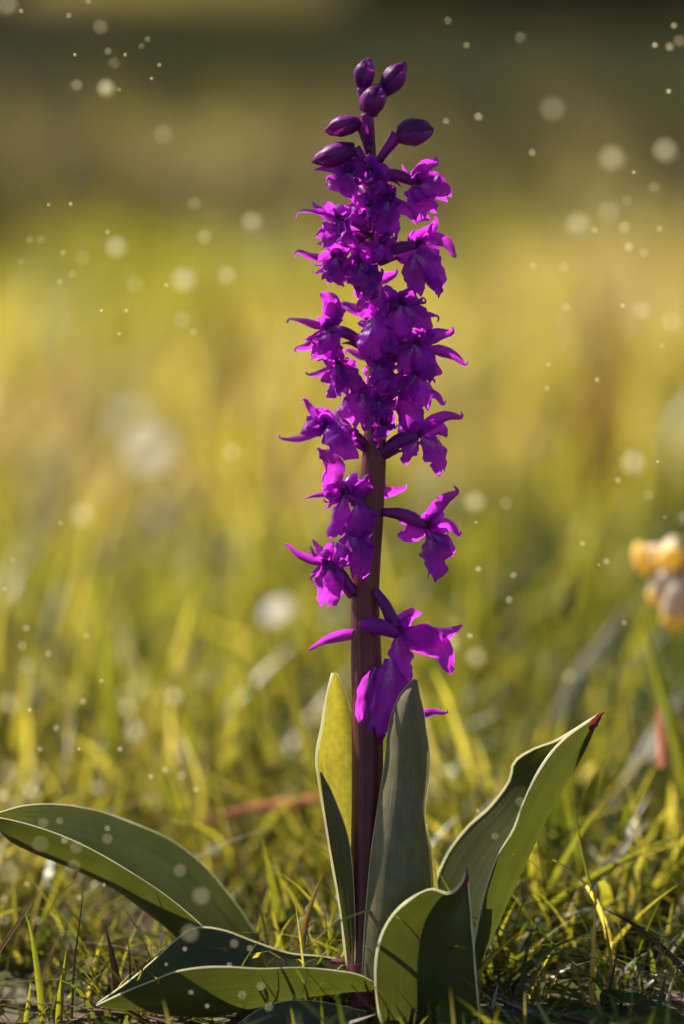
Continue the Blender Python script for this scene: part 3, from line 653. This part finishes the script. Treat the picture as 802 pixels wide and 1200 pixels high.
# ------------------------------------------------------------------ single blades that stand out
def blade(label, pts, wid, m, face=None, cat='grass blade'):
    p = [P(*q) for q in pts]
    geo = ribbon(p, wid * PX, face or Vector((random.gauss(0, .5), -1, .2)), 'blade', .6, .05, random.uniform(-.5, .5), 18, 4, sd())
    base = p[0]
    o = link('grass_blade', [v - base for v in geo[0]], geo[1], M[m], None, geo[2]); o.location = base
    return tag(o, label, cat, 'single grass blades standing out')
blade('brown grass blade slanting in from the left edge', [(-20, 1150, -30), (0, 1115, -30), (28, 1072, -30), (53, 1036, -30)], 3.2, 'blade_brown')
blade('green grass blade upright near the lower left corner', [(50, 1200, 10), (44, 1140, 10), (36, 1090, 10), (28, 1066, 10)], 4.5, 'blade_green')
blade('thin dark stalk rising to the arching leaf', [(84, 1196, 0), (87, 1130, 0), (94, 1075, 0), (99, 1030, 0)], 1.8, 'blade_dark')
blade('broad dark blade left of the low folded leaf', [(142, 1200, 30), (138, 1150, 30), (130, 1110, 30), (124, 1086, 30)], 6.5, 'blade_dark')
blade('thin dark stalk beside the broad dark blade', [(152, 1200, 25), (153, 1150, 25), (152, 1120, 25), (149, 1096, 25)], 2.2, 'blade_dark')
blade('thin bent stem crossing behind the broad dark blade', [(165, 1190, 45), (158, 1128, 45), (140, 1106, 45), (121, 1087, 45)], 1.6, 'blade_brown')
blade('bright green blade at the bottom left', [(68, 1215, -10), (71, 1170, -10), (75, 1140, -10), (78, 1112, -10)], 4.5, 'blade_green')
blade('short green blade between leaf and left edge', [(30, 1206, -5), (31, 1190, -5), (34, 1170, -5), (36, 1150, -5)], 3.5, 'blade_green')
blade('brown tipped blade leaning right beside the pale leaf', [(352, 1130, 60), (358, 1085, 60), (368, 1050, 60), (381, 1019, 60)], 4, 'blade_brown')
blade('short brown tipped blade left of the pale leaf', [(345, 1130, 80), (352, 1100, 80), (364, 1084, 80), (374, 1076, 80)], 3, 'blade_brown')
blade('small upright blade above the low folded leaf', [(300, 1125, 110), (302, 1100, 110), (305, 1082, 110), (308, 1066, 110)], 3, 'blade_green')
blade('thin green blade just left of the pale leaf', [(384, 1140, 70), (384, 1110, 70), (387, 1085, 70), (391, 1062, 70)], 3, 'blade_green')
blade('dark drooping blade at the lower right', [(812, 1150, 0), (783, 1117, 0), (745, 1085, 0), (706, 1064, 0)], 3.6, 'blade_dark')
blade('thin dark stalk upright at the lower right', [(709, 1206, -20), (715, 1160, -20), (722, 1125, -20), (728, 1094, -20)], 2.4, 'blade_dark')
blade('thin green stalk hanging below the folded leaf tip', [(700, 1060, 60), (688, 1020, 60), (677, 965, 60), (672, 915, 60)], 2.2, 'blade_green')
blade('pale straw blade at the lower right edge', [(770, 1206, 10), (782, 1170, 10), (790, 1145, 10), (794, 1130, 10)], 2.4, 'straw')
blade('short white straw splinter beside the folded leaf base', [(577, 1182, -20), (580, 1170, -20), (582, 1160, -20), (584, 1152, -20)], 2.4, 'straw')
blade('pale dry straw leaning behind the folded leaf', [(690, 1050, 260), (715, 1012, 260), (738, 985, 260), (762, 962, 260)], 6, 'straw')
blade('small green blade tip in front of the front leaf', [(505, 1215, -100), (504, 1200, -100), (503, 1186, -100), (502, 1174, -100)], 5, 'blade_green')
blade('yellow green blade leaning below the yellow flowers', [(815, 960, 500), (790, 860, 500), (765, 770, 500), (748, 712, 500)], 8, 'blade_green')
blade('wide blurred green blade low on the left', [(140, 900, 900), (128, 830, 900), (122, 770, 900), (118, 705, 900)], 16, 'blade_green')
blade('blurred green blade arching across behind the stem', [(320, 1010, 700), (300, 880, 700), (290, 790, 700), (240, 740, 700)], 11, 'blade_green')
blade('pale blurred stalk leaning right of the folded leaf tip', [(650, 850, 900), (680, 790, 900), (715, 740, 900), (735, 705, 900)], 12, 'straw')
blade('curved yellow blade sweeping across the right grass', [(580, 1120, 200), (650, 1060, 200), (720, 1015, 200), (802, 975, 200)], 7, 'blade_green')
blade('red blurred blade upright at the right', [(776, 900, 420), (776, 880, 420), (773, 850, 420), (770, 822, 420)], 8, 'red_leaf')
blade('reddish fallen blade lying across behind the pale leaf', [(392, 936, 520), (340, 942, 520), (275, 952, 520), (208, 972, 520)], 8, 'red_leaf', Vector((0, -1, .4)))
for k, (x, y) in enumerate(((258, 365), (690, 350), (682, 490))):
    blade(('dark blurred stalk left of the flower spike', 'dark blurred stalk right of the flower spike', 'dark blurred stalk low right of the flower spike')[k],
          [(x + 30, y + 260, 4200), (x + 18, y + 120, 4200), (x + 4, y, 4200), (x - 10, y - 50, 4200)], 40, 'blade_brown', cat='stalk')

# ------------------------------------------------------------------ daisies (white blurs)
def daisy(x, y, d, r, label):
    h = P(x, y, d); g = Vector((h.x + .004, h.y + .003, gz(h.x, h.y) - .003)); k = (1 + d * PX)
    t = empty('daisy', g); tag(t, label, 'flower', 'white blurred meadow flowers')
    L_ = lambda V: [v - g for v in V]
    geo = tube([g, g.lerp(h, .5) + Vector((.004, 0, 0)), h], [.0011, .0009, .0009], 6, 8); link('stem', L_(geo[0]), geo[1], M['blade_green'], t, geo[2])
    tilt = Vector((-.45, -.5, .75)).normalized(); a = tilt.orthogonal().normalized(); b2 = tilt.cross(a); r = r * PX * k
    for q in range(16):
        an = q * 2 * math.pi / 16; dr = a * math.cos(an) + b2 * math.sin(an)
        geo = ribbon([h + dr * r * .2, h + dr * r * .6 + tilt * r * .12, h + dr * r], r * .17, tilt, 'petal', .3, .1, 0, 5, 3, q); link('petal', L_(geo[0]), geo[1], M['white'], t, geo[2])
    geo = tube([h - tilt * r * .05, h + tilt * r * .15], [r * .26, r * .26, r * .1], 10, 4); link('disc', L_(geo[0]), geo[1], M['disc'], t, geo[2])
for dd in DAISIES:
    daisy(*dd)

# ------------------------------------------------------------------ yellow wildflower at the right edge
cw = empty('yellow_wildflower', P(812, 1000, 560)); cw.location.z = gz(cw.location.x, cw.location.y)
tag(cw, 'orange yellow wildflower with pale calyxes blurred at the right edge', 'flower'); g0 = cw.location.copy()
def cpart(name, geo, m, par=None):
    if par is None: return link(name, [v - g0 for v in geo[0]], geo[1], M[m], cw, geo[2])
    return link(name, [v - g0 for v in geo[0]], geo[1], M[m], par, geo[2])
hub = P(806, 604, 560)
cpart('stem', tube([g0, P(826, 760, 560), hub], [.0018, .0016, .0013], 8, 12), 'calyx')
for (c0, c1, rc, op) in [((792, 648), (752, 657), 14, 19), ((800, 632), (797, 664), 14, 17), ((800, 666), (776, 708), 16, 13), ((808, 678), (797, 738), 17, 15), ((828, 640), (846, 676), 16, 17), ((822, 660), (826, 712), 16, 16)]:
    a, b2 = P(c0[0] - 9, c0[1], 560 + random.uniform(-30, 30)), P(c1[0] - 9, c1[1], 560 + random.uniform(-30, 30)); rc *= 1.25; op *= 1.2
    fl = cpart('flower', tube([hub, hub.lerp(a, .6) + Vector((0, 0, .003)), a], [.0008, .0008, .0009], 6, 6), 'blade_green')
    m_ = a.lerp(b2, .62)
    cpart('calyx', tube([a, a.lerp(m_, .5), m_], [rc * .35 * PX, rc * .9 * PX, rc * PX, rc * 1.05 * PX], 10, 8, cap=False), 'calyx', fl)
    cpart('corolla', tube([a.lerp(b2, .35), a.lerp(b2, .75), b2], [rc * .6 * PX, rc * .75 * PX, op * 1.05 * PX, op * 1.1 * PX, op * .5 * PX], 10, 8), 'orange', fl)

# ------------------------------------------------------------------ drifting seed fluff (the pale specks of light in the air)
def fluff_mesh():
    V, F = [], []
    n = 9
    import bmesh
    bm = bmesh.new(); bmesh.ops.create_icosphere(bm, subdivisions=2, radius=1.0)
    for v in bm.verts: v.co *= 1 + .22 * noise.noise(v.co * 2.3)
    me = bpy.data.meshes.new('seed_fluff'); bm.to_mesh(me); bm.free()
    me.materials.append(M['fluff'])
    return me
FL = fluff_mesh()
CPX = (18 / HALF) / cam_d.dof.aperture_fstop / 1000 / (2 * HALF) * 1200
def speck(x, y, dia, front, op=.5):
    c = min(dia, CPX * .6)
    d = c / (CPX + c) if front else c / (CPX - c)
    d = (-d if front else d) / PX
    k = 1 + d * PX
    o = bpy.data.objects.new('seed_fluff', FL); COL.objects.link(o)
    o.location = P(x, y, d); s = (dia * .5 * (.17 + .46 * op ** 1.3) + .35) * PX * k
    o.scale = (s, s, s); o.rotation_euler = (random.random() * 6, random.random() * 6, 0)
    size = 'large' if dia >= 18 else ('small' if dia >= 8 else 'tiny')
    hz = 'left of' if x < 300 else ('right of' if x > 500 else 'beside')
    where = ('high up ' + hz + ' the buds') if y < 220 else (hz + ' the upper flower spike') if y < 450 else (hz + ' the lower flower spike') if y < 800 else ('over the grass behind the long arching leaf' if x < 400 else 'over the grass at the right') if y < 945 else ('in front of the low left leaves' if x < 400 else 'near the folded right leaf')
    return tag(o, size + ' pale fleck of drifting seed fluff ' + where, 'fluff', 'flecks of seed fluff in the air')
SP = [(8, 5, 26, .6), (118, 32, 17, .4), (125, 104, 19, 1), (90, 100, 14, .5), (127, 60, 8, .5), (134, 74, 14, .3), (147, 64, 5, .7), (88, 64, 4, .8), (81, 18, 7, .5), (104, 2, 6, .6), (25, 13, 6, .6), (187, 76, 4, .9),
      (178, 92, 4, .7), (140, 105, 4, .6), (173, 46, 7, .4), (166, 54, 7, .3), (191, 158, 24, .35), (137, 290, 24, .9), (216, 329, 27, 1), (296, 261, 25, .7), (240, 278, 18, .5), (266, 323, 22, .7), (158, 333, 21, .35), (228, 239, 17, .3),
      (214, 375, 20, .5), (97, 302, 18, .25), (83, 239, 5, .8), (57, 240, 4, .8), (126, 272, 6, .6), (35, 281, 9, .4), (48, 281, 11, .25), (74, 296, 7, .5), (70, 330, 7, .5), (85, 321, 9, .4), (148, 364, 5, .8), (119, 364, 4, .9), (140, 391, 5, .7), (195, 334, 6, .7),
      (227, 389, 9, .4), (25, 306, 9, .25), (97, 604, 30, .7), (71, 613, 6, .6), (272, 530, 24, .5), (12, 826, 26, .7), (159, 857, 29, .8), (205, 817, 25, .6), (246, 879, 22, .8), (33, 780, 22, .4), (26, 757, 11, .5), (31, 736, 9, .6), (57, 766, 8, .6), (98, 822, 8, .7), (119, 798, 5, .8),
      (35, 832, 6, .8), (66, 853, 8, .6), (47, 878, 6, .7), (38, 928, 20, .8), (5, 933, 16, .7), (213, 909, 12, .6), (230, 925, 8, .6), (194, 902, 9, .7), (262, 925, 20, .5), (177, 910, 7, .7), (141, 878, 7, .7), (115, 924, 22, .5), (6, 690, 6, .6), (15, 656, 6, .5), (101, 745, 8, .5), (93, 878, 4, .9),
      (718, 186, 30, .8), (780, 177, 28, .8), (648, 128, 31, .4), (678, 264, 29, .8), (714, 249, 28, .4), (732, 266, 13, .7), (737, 289, 11, .8), (697, 270, 8, .6), (754, 364, 21, .5), (787, 378, 23, .6), (749, 364, 20, .3), (661, 313, 13, .3), (625, 311, 8, .6), (730, 358, 6, .8), (773, 268, 8, .6), (755, 296, 11, .5),
      (561, 137, 9, .8), (523, 142, 7, .7), (547, 53, 7, .6), (525, 24, 9, .4), (624, 179, 8, .7), (768, 53, 7, .9), (785, 55, 10, .7), (784, 107, 6, 1), (790, 30, 8, .6), (796, 48, 14, .4), (743, 202, 4, .9), (767, 219, 13, .3), (735, 235, 12, .3), (610, 44, 14, .25), (664, 360, 9, .5), (776, 405, 6, .6),
      (557, 589, 24, .9), (743, 543, 29, .9), (593, 590, 17, .3), (561, 667, 6, .9), (602, 674, 7, .7), (597, 703, 9, .6), (683, 637, 7, .6), (711, 658, 7, .8), (724, 563, 7, .7), (528, 754, 22, .8), (559, 771, 25, .7), (551, 745, 6, .9), (641, 455, 6, .7), (700, 445, 7, .7), (779, 606, 5, .8), (732, 730, 6, .6), (558, 612, 3, .8), (702, 662, 3, .8), (643, 427, 6, .5), (760, 580, 14, .3), (771, 541, 3, 1), (667, 793, 20, .4)]
for x, y, dia, op in SP: speck(x, y, dia, random.random() < .6 and not 480 < x < 570, op * .9)
for x, y, dia, op in [(51, 964, 13, .5), (70, 962, 9, .5), (48, 989, 21, .35), (76, 985, 9, .7), (126, 971, 7, .7), (126, 983, 13, .5), (90, 993, 16, .35), (236, 1050, 22, .7), (211, 1020, 16, .5), (11, 1023, 27, .8), (32, 1036, 7, .9), (5, 1054, 10, .7), (6, 1078, 14, .6), (44, 1079, 11, .6),
                      (122, 1037, 5, .9), (93, 1052, 7, .8), (87, 1015, 17, .4), (223, 1094, 22, .7), (217, 1112, 6, .9), (275, 1106, 11, .6), (293, 1111, 8, .6), (269, 1131, 7, .6), (306, 1156, 11, .6), (284, 1166, 11, .5), (243, 1179, 6, .9), (224, 1163, 7, .6), (195, 1130, 5, .6), (250, 995, 22, .7), (39, 1157, 9, .7), (20, 1165, 30, .5), (106, 1127, 12, .5), (315, 1180, 12, .4), (610, 940, 12, .4), (560, 950, 5, .7), (602, 1001, 3, .9), (580, 980, 9, .4)]:
    speck(x, y, dia, True, op * .55)
